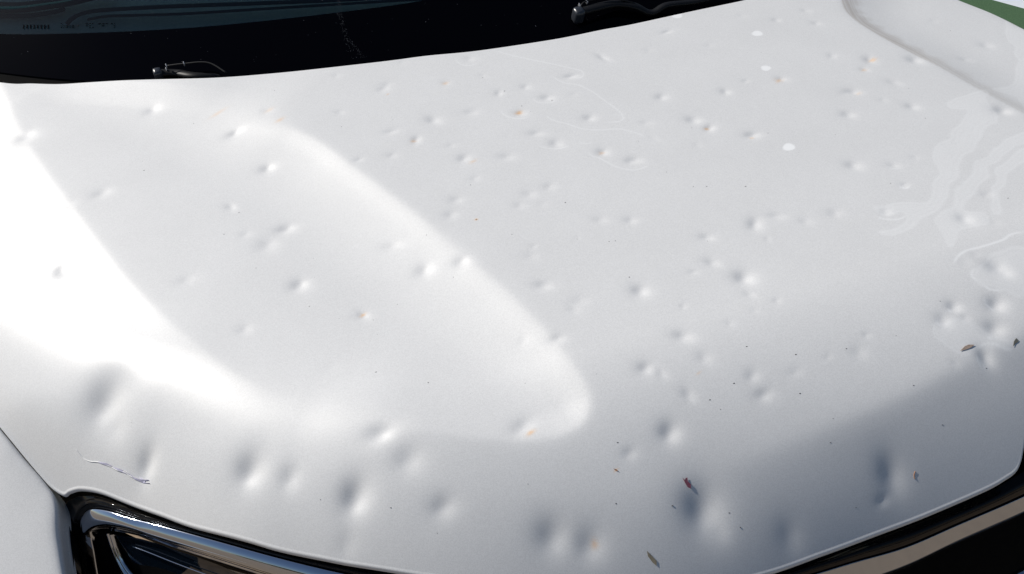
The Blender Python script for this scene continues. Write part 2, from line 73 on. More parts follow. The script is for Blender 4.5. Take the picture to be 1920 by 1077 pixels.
CHROME_IN = [(-0.4185, 0.6279, 0.5287), (-0.3987, 0.6535, 0.6173), (-0.3837, 0.6729, 0.6847), (-0.3741, 0.6847, 0.7264), (-0.3689, 0.6907, 0.7481), (-0.3599, 0.689, 0.7619), (-0.3434, 0.6796, 0.7743), (-0.3203, 0.6628, 0.7843), (-0.2815, 0.6318, 0.7955), (-0.2526, 0.6069, 0.7989), (-0.1937, 0.5592, 0.8059), (-0.1297, 0.5099, 0.809), (-0.0678, 0.467, 0.8113), (-0.0022, 0.4258, 0.8112), (0.0738, 0.3852, 0.8109), (0.1725, 0.3424, 0.8065), (0.2699, 0.3119, 0.8011), (0.3622, 0.2942, 0.7975), (0.4283, 0.2877, 0.7967), (0.4986, 0.2832, 0.7923), (0.5742, 0.282, 0.7876), (0.655, 0.2861, 0.7889), (0.7571, 0.2903, 0.7876), (0.8743, 0.2973, 0.7896)]
FRAME_OUT = [(-0.4693, 0.6597, 0.4958), (-0.4558, 0.6904, 0.5828), (-0.4414, 0.7113, 0.6519), (-0.4238, 0.7261, 0.7149), (-0.4089, 0.735, 0.7609), (-0.3954, 0.7361, 0.7886), (-0.3755, 0.7272, 0.8088), (-0.3558, 0.7153, 0.8222), (-0.3281, 0.6938, 0.8316), (-0.2871, 0.6566, 0.8348), (-0.2553, 0.6289, 0.838), (-0.2145, 0.5941, 0.8405), (-0.1547, 0.5487, 0.848), (-0.1174, 0.5209, 0.8491), (-0.0587, 0.4822, 0.8539), (-0.0124, 0.4543, 0.8565), (0.0289, 0.4311, 0.8568), (0.1086, 0.3903, 0.8527), (0.1955, 0.3553, 0.8476), (0.2867, 0.3287, 0.842), (0.3768, 0.3131, 0.8389), (0.4636, 0.3091, 0.8428), (0.5354, 0.3088, 0.8431), (0.6121, 0.31, 0.8405), (0.6931, 0.3134, 0.8399), (0.7586, 0.3205, 0.8478), (0.8682, 0.3312, 0.858)]
TRIM_A = [(-0.3455, 0.6801, 0.7613), (-0.3469, 0.6709, 0.7403), (-0.3474, 0.6572, 0.712), (-0.3449, 0.6409, 0.684), (-0.3329, 0.6173, 0.6595)]
TRIM_B = [(-0.3353, 0.6717, 0.7637), (-0.337, 0.6624, 0.742), (-0.3345, 0.6501, 0.7222), (-0.3218, 0.6315, 0.7088), (-0.2811, 0.5876, 0.6979)]
LENS_TOP = [(-0.3344, 0.6712, 0.7625), (-0.2936, 0.6403, 0.7777), (-0.254, 0.6067, 0.7841), (-0.2102, 0.5704, 0.7884), (-0.1696, 0.5356, 0.7863), (-0.1179, 0.4957, 0.7861)]
LENS_LINE = [(-0.3135, 0.6486, 0.7568), (-0.2932, 0.6309, 0.7597), (-0.2607, 0.6021, 0.7626), (-0.2229, 0.5701, 0.7659), (-0.1796, 0.5363, 0.7712)]
LOWER_A = [(0.7225, 0.2513, 0.683), (0.7539, 0.2548, 0.6869), (0.7813, 0.2567, 0.688), (0.852, 0.2585, 0.6843)]
LOWER_B = [(0.7323, 0.2383, 0.6559), (0.7687, 0.2421, 0.6601), (0.806, 0.2441, 0.6603), (0.8731, 0.2477, 0.6604)]
GREEN_FAR = [(3.105, 3.059, 0.0), (3.288, 2.709, 0.0), (3.36, 2.569, 0.0), (3.732, 1.872, 0.0)]
GREEN_NEAR=[(1.926, 2.604, 0.0), (2.841, 1.169, 0.0)]
WIPE_A = [(-0.1855, 1.4262, 0.9919), (-0.1823, 1.4407, 1.0007), (-0.1684, 1.4358, 1.0014), (-0.138, 1.4261, 1.0032), (-0.1331, 1.4044, 0.9923), (-0.1661, 1.4342, 1.009), (-0.1355, 1.4254, 1.0114), (-0.0947, 1.411, 1.0124), (-0.0676, 1.3819, 1.0018)]
WIPE_B = [(0.5717, 1.3279, 1.0263), (0.5808, 1.3102, 1.0167), (0.6009, 1.333, 1.0294), (0.6528, 1.3256, 1.0255), (0.6926, 1.3143, 1.0191), (0.7117, 1.3067, 1.0147), (0.7567, 1.3059, 1.0135), (0.8254, 1.3044, 1.0107)]
COWL_LINE = [(0.1994, 1.3406, 0.9933), (0.2171, 1.3426, 0.9961), (0.2889, 1.3454, 1.0038), (0.3911, 1.3427, 1.0087), (0.4956, 1.3392, 1.0109), (0.5695, 1.3347, 1.01), (0.7095, 1.3231, 1.0038), (0.9521, 1.3345, 1.0004)]
DASH_LINES = [([(-0.3316, 1.6212, 1.0338), (-0.3144, 1.6275, 1.0427), (-0.2834, 1.623, 1.0495), (-0.2249, 1.6009, 1.0538), (-0.1292, 1.5648, 1.0574), (0.0313, 1.5108, 1.0583), (0.1643, 1.4748, 1.0564), (0.3201, 1.4433, 1.0529)], 0.006), ([(-0.2911, 1.6108, 1.0405), (-0.2563, 1.6006, 1.045), (-0.1988, 1.5765, 1.0472), (-0.1135, 1.5437, 1.0493), (0.0096, 1.5056, 1.052), (0.162, 1.467, 1.0518), (0.3176, 1.4353, 1.0483)], 0.004), ([(-0.5123, 1.7587, 1.0446), (-0.4507, 1.7189, 1.0465), (-0.41, 1.6964, 1.0489), (-0.359, 1.6758, 1.055), (-0.3084, 1.6587, 1.0617), (-0.247, 1.6463, 1.0728)], 0.016), ([(-0.5154, 1.7387, 1.0324), (-0.4533, 1.703, 1.0368), (-0.4028, 1.6753, 1.0398), (-0.357, 1.6576, 1.0456), (-0.3313, 1.6509, 1.0502)], 0.007)]
WING_EDGE = [(-0.3915, 0.7246, 0.7938), (-0.3939, 0.7137, 0.7862), (-0.3955, 0.6996, 0.777), (-0.3958, 0.6851, 0.7679), (-0.3968, 0.6669, 0.7563), (-0.3969, 0.6468, 0.7438), (-0.3954, 0.6048, 0.7183), (-0.3893, 0.5526, 0.688)]
FRAME_OUT[:5] = [(-0.3893, 0.5526, 0.683), (-0.3947, 0.6046, 0.7134), (-0.3969, 0.6468, 0.7388), (-0.3951, 0.6848, 0.7629), (-0.3931, 0.7104, 0.7795)]
GLASS_PRINT = [[(-0.4088, 1.6468, 1.0355), (-0.4058, 1.6455, 1.0359), (-0.4075, 1.6388, 1.0316), (-0.4105, 1.6401, 1.0312)], [(-0.4023, 1.6433, 1.0359), (-0.3993, 1.642, 1.0363), (-0.401, 1.6353, 1.0319), (-0.404, 1.6366, 1.0316)], [(-0.3958, 1.6399, 1.0363), (-0.3927, 1.6386, 1.0366), (-0.3945, 1.6318, 1.0323), (-0.3975, 1.6331, 1.032)], [(-0.3892, 1.6364, 1.0366), (-0.3862, 1.6351, 1.037), (-0.388, 1.6284, 1.0326), (-0.391, 1.6297, 1.0323)], [(-0.3828, 1.633, 1.037), (-0.3798, 1.6317, 1.0373), (-0.3815, 1.625, 1.033), (-0.3845, 1.6262, 1.0327)], [(-0.3763, 1.6296, 1.0373), (-0.3733, 1.6283, 1.0376), (-0.3751, 1.6216, 1.0333), (-0.378, 1.6228, 1.033)], [(-0.3698, 1.6262, 1.0376), (-0.3668, 1.625, 1.0379), (-0.3686, 1.6182, 1.0336), (-0.3716, 1.6195, 1.0333)], [(-0.3634, 1.6229, 1.0379), (-0.3604, 1.6217, 1.0382), (-0.3622, 1.6149, 1.0339), (-0.3651, 1.6161, 1.0336)], [(-0.3387, 1.6134, 1.0408), (-0.3361, 1.6124, 1.041), (-0.3364, 1.6109, 1.0401), (-0.339, 1.6119, 1.0398)], [(-0.3395, 1.6096, 1.0384), (-0.3368, 1.6086, 1.0387), (-0.3371, 1.607, 1.0378), (-0.3398, 1.6081, 1.0375)], [(-0.34, 1.6067, 1.0367), (-0.3373, 1.6057, 1.037), (-0.3376, 1.6042, 1.036), (-0.3403, 1.6052, 1.0357)], [(-0.3349, 1.6073, 1.0386), (-0.3327, 1.6065, 1.0389), (-0.333, 1.605, 1.0379), (-0.3352, 1.6058, 1.0377)], [(-0.3354, 1.6044, 1.0369), (-0.3333, 1.6037, 1.0371), (-0.3336, 1.6021, 1.0362), (-0.3357, 1.6029, 1.0359)], [(-0.3309, 1.6053, 1.0388), (-0.326, 1.6031, 1.0392), (-0.3263, 1.6016, 1.0382), (-0.3311, 1.6037, 1.0379)], [(-0.3314, 1.6024, 1.037), (-0.3265, 1.6003, 1.0374), (-0.3268, 1.5988, 1.0365), (-0.3317, 1.6009, 1.0361)], [(-0.3241, 1.6019, 1.0391), (-0.3217, 1.601, 1.0393), (-0.322, 1.5995, 1.0384), (-0.3244, 1.6004, 1.0381)], [(-0.3247, 1.599, 1.0373), (-0.3222, 1.5981, 1.0376), (-0.3225, 1.5966, 1.0366), (-0.325, 1.5975, 1.0364)], [(-0.3198, 1.5998, 1.0392), (-0.3159, 1.5981, 1.0395), (-0.3162, 1.5966, 1.0386), (-0.3201, 1.5982, 1.0383)], [(-0.3204, 1.5969, 1.0375), (-0.3165, 1.5953, 1.0378), (-0.3168, 1.5938, 1.0369), (-0.3207, 1.5954, 1.0365)], [(-0.3101, 1.595, 1.0396), (-0.3068, 1.5936, 1.0399), (-0.3071, 1.5921, 1.0389), (-0.3104, 1.5934, 1.0387)], [(-0.2941, 1.5913, 1.0424), (-0.2896, 1.5895, 1.0427), (-0.2899, 1.5879, 1.0418), (-0.2944, 1.5898, 1.0415)], [(-0.2949, 1.5875, 1.0401), (-0.2904, 1.5857, 1.0404), (-0.2907, 1.5841, 1.0395), (-0.2952, 1.586, 1.0392)], [(-0.2878, 1.5883, 1.0426), (-0.2846, 1.587, 1.0429), (-0.2849, 1.5855, 1.042), (-0.2881, 1.5867, 1.0417)], [(-0.2885, 1.5845, 1.0403), (-0.2853, 1.5832, 1.0406), (-0.2856, 1.5817, 1.0397), (-0.2888, 1.5829, 1.0394)], [(-0.2891, 1.5816, 1.0386), (-0.2859, 1.5804, 1.0389), (-0.2862, 1.5789, 1.0379), (-0.2894, 1.5801, 1.0377)], [(-0.2827, 1.5858, 1.0428), (-0.2798, 1.5847, 1.0431), (-0.2801, 1.5832, 1.0421), (-0.283, 1.5843, 1.0419)], [(-0.284, 1.5792, 1.0387), (-0.2811, 1.5781, 1.039), (-0.2814, 1.5766, 1.0381), (-0.2844, 1.5777, 1.0378)], [(-0.2715, 1.5805, 1.0431), (-0.2667, 1.5785, 1.0434), (-0.267, 1.577, 1.0425), (-0.2718, 1.5789, 1.0422)], [(-0.2649, 1.5773, 1.0433), (-0.2603, 1.5755, 1.0436), (-0.2606, 1.574, 1.0427), (-0.2652, 1.5758, 1.0424)], [(-0.2656, 1.5735, 1.041), (-0.2611, 1.5717, 1.0413), (-0.2614, 1.5702, 1.0404), (-0.2659, 1.572, 1.0401)], [(-0.2585, 1.5743, 1.0435), (-0.2549, 1.573, 1.0437), (-0.2552, 1.5715, 1.0428), (-0.2588, 1.5728, 1.0425)], [(-0.249, 1.5699, 1.0437), (-0.2459, 1.5688, 1.0439), (-0.2462, 1.5673, 1.043), (-0.2494, 1.5684, 1.0428)], [(-0.2441, 1.5677, 1.0438), (-0.242, 1.567, 1.044), (-0.2423, 1.5655, 1.0431), (-0.2444, 1.5661, 1.0429)], [(-0.2449, 1.5639, 1.0415), (-0.2428, 1.5632, 1.0417), (-0.2431, 1.5617, 1.0408), (-0.2452, 1.5623, 1.0406)], [(-0.2455, 1.561, 1.0398), (-0.2434, 1.5604, 1.04), (-0.2437, 1.5589, 1.0391), (-0.2458, 1.5595, 1.0389)]]

#<<SHAPE
def catmull(P, n=6):
    P = np.asarray(P, float); P = np.vstack([2*P[0]-P[1], P, 2*P[-1]-P[-2]]); out = []
    t = np.linspace(0, 1, n, endpoint=False)[:, None]
    for i in range(1, len(P)-2):
        a, b, c, d = P[i-1], P[i], P[i+1], P[i+2]
        out.append(.5*((2*b)+(-a+c)*t+(2*a-5*b+4*c-d)*t*t+(-a+3*b-3*c+d)*t**3))
    return np.vstack(out+[P[-2][None]])
def sstep(a, b, x):
    t = np.clip((x-a)/(b-a), 0, 1); return t*t*(3-2*t)
def poly_dist(x, y, P, n=6, soft=False):
    """signed distance (left of the direction of travel positive) and control-point parameter"""
    P = np.asarray(P, float)[:, :2]
    Q = catmull(P, n) if n > 1 else P
    T = np.arange(len(Q))/max(n, 1)
    if soft:
        Ls = np.r_[0, np.cumsum(np.linalg.norm(np.diff(Q, axis=0), axis=1))]
        k = int(Ls[-1]/.009)+2; ss = np.linspace(0, Ls[-1], k)
        T = np.interp(ss, Ls, T); Q = np.stack([np.interp(ss, Ls, Q[:, 0]), np.interp(ss, Ls, Q[:, 1])], 1)
    shp = np.shape(x); x = np.ravel(x).astype(np.float32); y = np.ravel(y).astype(np.float32)
    best = np.full(x.shape, 1e9, np.float32); sg = np.ones(x.shape, np.float32); tt = np.zeros(x.shape, np.float32)
    acc = np.zeros(x.shape, np.float32); ta = np.zeros(x.shape, np.float32)
    for i in range(len(Q)-1):
        ax, ay = Q[i]; dx, dy = Q[i+1]-Q[i]; L2 = dx*dx+dy*dy
        if L2 < 1e-14: continue
        px, py = x-np.float32(ax), y-np.float32(ay)
        t = np.clip((px*np.float32(dx)+py*np.float32(dy))/np.float32(L2), 0, 1)
        qx, qy = px-t*np.float32(dx), py-t*np.float32(dy); d2 = qx*qx+qy*qy
        m = d2 < best
        best[m] = d2[m]; tv = T[i]+(T[i+1]-T[i])*t; tt[m] = tv[m]
        cr = np.float32(dx)*py-np.float32(dy)*px
        sg[m] = np.where(cr[m] >= 0, 1, -1)
        if soft:
            w = np.float32(math_sqrt(L2))/(d2+1.2e-4)**3; acc += w; ta += w*tv
    d = np.sqrt(best)
    if soft:
        s = (acc/1.178+1e-9)**(-1/5)
        w = sstep(.014, .05, d); d = d*(1-w)+s*w; tt = ta/acc
    return (d*sg).reshape(shp), tt.reshape(shp)
def math_sqrt(v): return float(np.sqrt(v))
def softpos(s, e): return .5*(s+np.sqrt(s*s+e*e))
_fi = [i for i in range(len(FRONT)) if -.31 < FRONT[i][0] < .66]
FPOLY = np.polyfit(FRONT[_fi, 0], FRONT[_fi, 1], 4)
_fj = [i for i in range(len(FRONT)) if -.40 < FRONT[i][0] < .66]
_fc = catmull(FRONT[_fj], 6); FZX, FZZ = _fc[:, 0], _fc[:, 2]
FDER = np.polyder(FPOLY)
RPOLY = np.polyfit(REAR[:, 0], REAR[:, 1], 5)
RDER = np.polyder(RPOLY)
def rear_y(x):
    xx = np.clip(x, REAR[1, 0], REAR[-2, 0]); return np.polyval(RPOLY, xx)+(x-xx)*np.polyval(RDER, xx)
def front_y(x):
    xx = np.clip(x, -.29, .60); return np.polyval(FPOLY, xx)+(x-xx)*np.polyval(FDER, xx)
def z_face(x, y):
    yf = front_y(x); return z_base(x, yf)-FRONT_DROP-.012-2.0*(yf-y)
def z_screen(x, y):
    return .985+.55*(y-rear_y(x)-.03)
def hood_z_smooth(x, y):
    z = z_base(x, y)
    # left scoop with its raised inner crest
    s, t = poly_dist(x, y, CREASE, 8, soft=True)
    s = -s                                     # travelling forward, the scoop lies to the right hand
    def along(P0, P1, w0, w1):                 # smooth 0..1 measured along a fixed direction
        d_ = P1[:2]-P0[:2]; l_ = math_sqrt(d_@d_); d_ = d_/l_
        return sstep(w0*l_, w1*l_, (x-P0[0])*d_[0]+(y-P0[1])*d_[1])
    sharp = (1-along(CREASE[18], CREASE[20], .35, 1.3)*(1-sstep(CREASE[20, 1]+.04, CREASE[20, 1]+.26, y)))*(1-along(CREASE[4], CREASE[2], 0, 1.0))
    Wd = .15
    q = np.clip(softpos(s, .006+.07*(1-sharp))/Wd, 0, 1)
    z = z - SCOOP*(1-(1-q)**2)
    # left shoulder falls away to the wing
    d, t = poly_dist(x, y, LEFT, 8, soft=True); d = -d
    e0, e1 = LEFT[8][:2], LEFT[-1][:2]; ed = e1-e0; el = math_sqrt(ed@ed); ed = ed/el
    amp = 1-sstep(0, el, (x-e0[0])*ed[0]+(y-e0[1])*ed[1])
    dd = np.minimum(softpos(d, .006), .35)
    z = z - amp*(.16*dd+.36*np.maximum(dd-.04, 0)**2)
    # rear lip of the scoop
    d, t = poly_dist(x, y, TOP, 8, soft=True); d = -d
    fade = 1-along(TOP[4], TOP[6], 0, .95)
    z = z + .062*fade*np.minimum(softpos(-d, .004), .06)*along(TOP[0], TOP[3], .2, 1.3)
    # right scoop
    s, t = poly_dist(x, y, RCREASE, 8, soft=True)
    dd = softpos(s, .009)
    z = z - .014*(1-(1-np.clip(dd/.13, 0, 1))**2)*sstep(.0, .35, t)
    # right outer edge turns down
    s, t = poly_dist(x, y, RIGHTEDGE, 4); e = np.clip(.025+s, 0, .05)
    z = z - 1.6*e*e
    # nose rolls down to the grille
    d = (y-front_y(x))*.93
    Wf = .205+.04*sstep(0, .5, x)
    q = np.clip(1-d/Wf, 0, 1.6); q1 = np.minimum(q, 1)
    ri = sstep(.35, .85, x)
    z = z - FRONT_DROP*(.74+.20*sstep(0, .35, x)-.42*ri)*(q1**2+2*(q-q1))
    z = z - 1.0*np.clip(.08-d, 0, .12)**2
    # fold line where the nose breaks away towards the far corner
    s, t = poly_dist(x, y, FOLD, 6, soft=True)
    z = z - .32*sstep(FOLD[1, 0], FOLD[5, 0], x)*np.minimum(softpos(-s, .010), .2)
    return z
#>>SHAPE

def hood_z(x, y):
    z = hood_z_smooth(x, y)
    for k, (cx, cy, r, s) in enumerate(DENTS):
        m = (np.abs(x-cx) < r*5) & (np.abs(y-cy) < r*5)
        if not m.any(): continue
        g = rng.normal(size=3)
        a = g[0]*.6; ca, sa = math.cos(a), math.sin(a); el = 1+(.07 if s > 1 else .16)*abs(g[1])
        if cy < .72: s = s*1.05
        dx, dy = x[m]-cx, y[m]-cy
        X, Y = (dx*ca+dy*sa)/el, (-dx*sa+dy*ca)*el
        rr = (X*X+Y*Y)/(r*r)
        z[m] -= DENT_K*s*r*(.55*np.exp(-.75*rr)+.62*np.exp(-1.9*rr)+.05*np.exp(-.2*rr))
    return z
DENT_K = .17

# ---------------------------------------------------------------- helpers
def tag(o, label=None, cat=None, group=None, kind=None):
    if label: o['label'] = label
    if cat: o['category'] = cat
    if group: o['group'] = group
    if kind: o['kind'] = kind
    return o
def empty(name, loc=(0, 0, 0)):
    o = bpy.data.objects.new(name, None); o.location = loc; COL.objects.link(o); return o
def mesh_obj(name, V, F, mat, parent=None, smooth=True):
    me = bpy.data.meshes.new(name); me.from_pydata([tuple(map(float, v)) for v in V], [], [tuple(int(i) for i in f) for f in F])
    me.validate(); 
    if smooth: me.polygons.foreach_set('use_smooth', [True]*len(me.polygons))
    me.materials.append(mat); o = bpy.data.objects.new(name, me); COL.objects.link(o)
    if parent: o.parent = parent; o.matrix_parent_inverse = Matrix.Translation(parent.location).inverted()
    return o
def grid_obj(name, P, mat, parent=None, smooth=True, attrs=None):
    """P: (rows, cols, 3) array"""
    n, m = P.shape[:2]; me = bpy.data.meshes.new(name)
    me.vertices.add(n*m); me.vertices.foreach_set('co', P.reshape(-1).astype(np.float32))
    i = np.arange((n-1)*(m-1)); a = (i//(m-1))*m+i % (m-1)
    q = np.stack([a, a+1, a+m+1, a+m], 1).ravel()
    me.loops.add(len(q)); me.loops.foreach_set('vertex_index', q.astype(np.int32))
    me.polygons.add(len(i)); me.polygons.foreach_set('loop_start', (i*4).astype(np.int32))
    try: me.polygons.foreach_set('loop_total', np.full(len(i), 4, np.int32))
    except Exception: pass
    me.update(calc_edges=True)
    me.polygons.foreach_set('use_smooth', np.full(len(i), smooth))
    for k, v in (attrs or {}).items():
        at = me.attributes.new(k, 'FLOAT', 'POINT'); at.data.foreach_set('value', v.ravel().astype(np.float32))
    me.materials.append(mat); o = bpy.data.objects.new(name, me); COL.objects.link(o)
    if parent: o.parent = parent; o.matrix_parent_inverse = Matrix.Translation(parent.location).inverted()
    return o
def resample(P, n):
    P = np.asarray(P, float); P = catmull(P, 12); L = np.r_[0, np.cumsum(np.linalg.norm(np.diff(P, axis=0), axis=1))]
    s = np.linspace(0, L[-1], n); return np.stack([np.interp(s, L, P[:, k]) for k in range(P.shape[1])], 1)
def unit(v): return v/np.maximum(np.linalg.norm(v, axis=-1, keepdims=True), 1e-9)
PROF_S = (-.02, -.005)+tuple(np.round(np.linspace(0, 1, 34), 4))+(1.005, 1.01)
def band(name, A, B, prof, mat, parent, n=200, nrm=None):
    """surface between two matched curves; prof = list of (s across 0..1, height along the normal)"""
    A = resample(A, n); B = resample(B, n)
    T = unit(np.gradient((A+B)/2, axis=0)); N = unit(np.cross(B-A, T)); 
    ref = np.array(nrm if nrm is not None else (0, -.9, .45)); N *= np.where((N@ref) < 0, -1, 1)[:, None]
    for _ in range(6): N[1:-1] = unit(N[:-2]+2*N[1:-1]+N[2:])
    if callable(prof): prof = [(s, np.array([prof(s, x) for x in np.linspace(0, 1, n)])[:, None]) for s in PROF_S]
    P = np.stack([A+(B-A)*s+N*np.maximum(h, 0)+np.array((0, 0, 1.))*np.minimum(h, 0) for s, h in prof])
    return grid_obj(name, P, mat, parent)
def tube(name, pts, r, mat, parent=None, seg=8, flat=1.0, n=None):
    P = resample(pts, n or max(6, len(pts)*6)); T = unit(np.gradient(P, axis=0))
    up = np.array((0, 0, 1.0)); X = unit(np.cross(T, up)); Y = np.cross(X, T)
    rr = np.asarray(r, float)*np.ones(len(P)) if np.ndim(r) == 0 else np.interp(np.linspace(0, 1, len(P)), np.linspace(0, 1, len(r)), r)
    V = []; F = []
    for i in range(len(P)):
        for k in range(seg):
            a = 2*math.pi*k/seg; V.append(P[i]+rr[i]*(X[i]*math.cos(a)+Y[i]*math.sin(a)*flat))
    for i in range(len(P)-1):
        for k in range(seg): F.append((i*seg+k, i*seg+(k+1) % seg, (i+1)*seg+(k+1) % seg, (i+1)*seg+k))
    F.append(tuple(range(seg))[::-1]); F.append(tuple(range((len(P)-1)*seg, len(P)*seg)))
    return mesh_obj(name, V, F, mat, parent)
def box(name, c, sx, sy, sz, mat, parent=None, rot=(0, 0, 0), bevel=.15):
    bm = bmesh.new(); bmesh.ops.create_cube(bm, size=1)
    bmesh.ops.scale(bm, vec=(sx, sy, sz), verts=bm.verts)
    bmesh.ops.bevel(bm, geom=bm.edges[:], offset=min(sx, sy, sz)*bevel, segments=2, affect='EDGES', profile=.6)
    from mathutils import Euler
    bm.transform(Matrix.Translation(c) @ Euler(rot).to_matrix().to_4x4())
    me = bpy.data.meshes.new(name); bm.to_mesh(me); bm.free(); me.materials.append(mat)
    me.polygons.foreach_set('use_smooth', [True]*len(me.polygons))
    o = bpy.data.objects.new(name, me); COL.objects.link(o)
    if parent: o.parent = parent; o.matrix_parent_inverse = Matrix.Translation(parent.location).inverted()
    return o

# ---------------------------------------------------------------- materials
def mat(name):
    m = bpy.data.materials.new(name); m.use_nodes = True; t = m.node_tree; return m, t, t.nodes['Principled BSDF']
def N(t, typ, **kw):
    n = t.nodes.new(typ)
    for k, v in kw.items(): setattr(n, k, v)
    return n
def setin(n, **kw):
    for k, v in kw.items(): n.inputs[k.replace('_', ' ')].default_value = v
def simple(name, col, rough=.5, metal=0, noise=None, scale=40, bump=0, **kw):
    m, t, b = mat(name); b.inputs['Base Color'].default_value = (*col, 1); b.inputs['Roughness'].default_value = rough; b.inputs['Metallic'].default_value = metal
    for k, v in kw.items(): b.inputs[k.replace('_', ' ')].default_value = v
    if noise:
        tc = N(t, 'ShaderNodeTexCoord'); no = N(t, 'ShaderNodeTexNoise'); no.inputs['Scale'].default_value = scale; no.inputs['Detail'].default_value = 8
        no.inputs['Roughness'].default_value = .7
        t.links.new(tc.outputs['Object'], no.inputs['Vector'])
        mx = N(t, 'ShaderNodeMix', data_type='RGBA'); mx.inputs['A'].default_value = (*col, 1); mx.inputs['B'].default_value = (*noise, 1)
        cr = N(t, 'ShaderNodeMapRange'); cr.inputs['From Min'].default_value = .35; cr.inputs['From Max'].default_value = .7
        t.links.new(no.outputs[0], cr.inputs[0]); t.links.new(cr.outputs[0], mx.inputs['Factor']); t.links.new(mx.outputs['Result'], b.inputs['Base Color'])
        if bump:
            bp = N(t, 'ShaderNodeBump'); bp.inputs['Strength'].default_value = bump; bp.inputs['Distance'].default_value = .002
            t.links.new(no.outputs[0], bp.inputs['Height']); t.links.new(bp.outputs[0], b.inputs['Normal'])
    return m
def paint(name, marks=True):
    m, t, b = mat(name)
    tc = N(t, 'ShaderNodeTexCoord')
    b.inputs['Metallic'].default_value = PAINT_METAL; b.inputs['Roughness'].default_value = PAINT_ROUGH
    b.inputs['Specular IOR Level'].default_value = .18
    b.inputs['Coat Weight'].default_value = .0; b.inputs['Coat Roughness'].default_value = .22
    # metallic flake
    vo = N(t, 'ShaderNodeTexVoronoi'); vo.inputs['Scale'].default_value = 1100; t.links.new(tc.outputs['Object'], vo.inputs['Vector'])
    no = N(t, 'ShaderNodeTexNoise'); no.inputs['Scale'].default_value = 9; no.inputs['Detail'].default_value = 5; t.links.new(tc.outputs['Object'], no.inputs['Vector'])
    sx = N(t, 'ShaderNodeSeparateColor'); t.links.new(vo.outputs['Color'], sx.inputs[0])
    mr = N(t, 'ShaderNodeMapRange'); mr.inputs['To Min'].default_value = .93; mr.inputs['To Max'].default_value = 1.06; t.links.new(sx.outputs[0], mr.inputs[0])
    mr2 = N(t, 'ShaderNodeMapRange'); mr2.inputs['From Min'].default_value = .3; mr2.inputs['From Max'].default_value = .7; mr2.inputs['To Min'].default_value = .975; mr2.inputs['To Max'].default_value = 1.01; t.links.new(no.outputs[0], mr2.inputs[0])
    mu = N(t, 'ShaderNodeMath', operation='MULTIPLY'); t.links.new(mr.outputs[0], mu.inputs[0]); t.links.new(mr2.outputs[0], mu.inputs[1])
    vm = N(t, 'ShaderNodeVectorMath', operation='SCALE'); vm.inputs[0].default_value = PAINT_COL; t.links.new(mu.outputs[0], vm.inputs['Scale'])
    col = vm.outputs[0]
    # flake normals
    bp = N(t, 'ShaderNodeBump'); bp.inputs['Strength'].default_value = .06; bp.inputs['Distance'].default_value = .0004
    t.links.new(sx.outputs[1], bp.inputs['Height']); t.links.new(bp.outputs[0], b.inputs['Normal'])
    if marks:
        def over(col, attr, rgb, k=1.0):
            at = N(t, 'ShaderNodeAttribute', attribute_name=attr); f = N(t, 'ShaderNodeMath', operation='MULTIPLY'); f.use_clamp = True
            t.links.new(at.outputs['Fac'], f.inputs[0]); f.inputs[1].default_value = k
            mx = N(t, 'ShaderNodeMix', data_type='RGBA'); mx.inputs['B'].default_value = (*rgb, 1)
            t.links.new(col, mx.inputs['A']); t.links.new(f.outputs[0], mx.inputs['Factor']); return mx.outputs['Result'], f.outputs[0]
        col, _ = over(col, 'dirt', (.40, .35, .30), .75)
        col, fw = over(col, 'film', (.92, .93, .93), .95)
        col, _ = over(col, 'scuff', (.80, .48, .22), .8)
        # where there is dried film or chalk the surface is dull, not metallic
        rr = N(t, 'ShaderNodeMapRange'); rr.inputs['To Min'].default_value = PAINT_METAL; rr.inputs['To Max'].default_value = PAINT_METAL*.35
        t.links.new(fw, rr.inputs[0]); t.links.new(rr.outputs[0], b.inputs['Metallic'])
    t.links.new(col, b.inputs['Base Color'])
    return m
PAINT_METAL = .038; PAINT_ROUGH = .42; PAINT_COL = (.72, .722, .72)
M_paint = paint('pearl_paint'); M_paint2 = paint('wing_paint', False); M_paint2.node_tree.nodes['Principled BSDF'].inputs['Metallic'].default_value = .0; M_paint2.node_tree.nodes['Principled BSDF'].inputs['Specular IOR Level'].default_value = .1
M_gloss = simple('gloss_black', (.004, .004, .005), .05, noise=(.010, .009, .008), scale=60)
M_gloss.node_tree.nodes['Principled BSDF'].inputs['Specular IOR Level'].default_value = .14
M_black = simple('matte_black', (.002, .002, .0025), .8, noise=(.004, .004, .004), scale=90, Specular_IOR_Level=.04)
M_rubber = simple('rubber', (.006, .006, .007), .5, Specular_IOR_Level=.25)
M_chrome = simple('chrome', (.48, .53, .62), .07, 1.0)
M_lens = simple('lens_glass', (.004, .008, .014), .04)
M_primer = simple('primer', (.42, .41, .55), .5, noise=(.55, .54, .66), scale=300)
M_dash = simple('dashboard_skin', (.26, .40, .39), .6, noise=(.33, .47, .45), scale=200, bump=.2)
M_dash2 = simple('dashboard_dark', (.02, .04, .045), .9, Specular_IOR_Level=0.0)

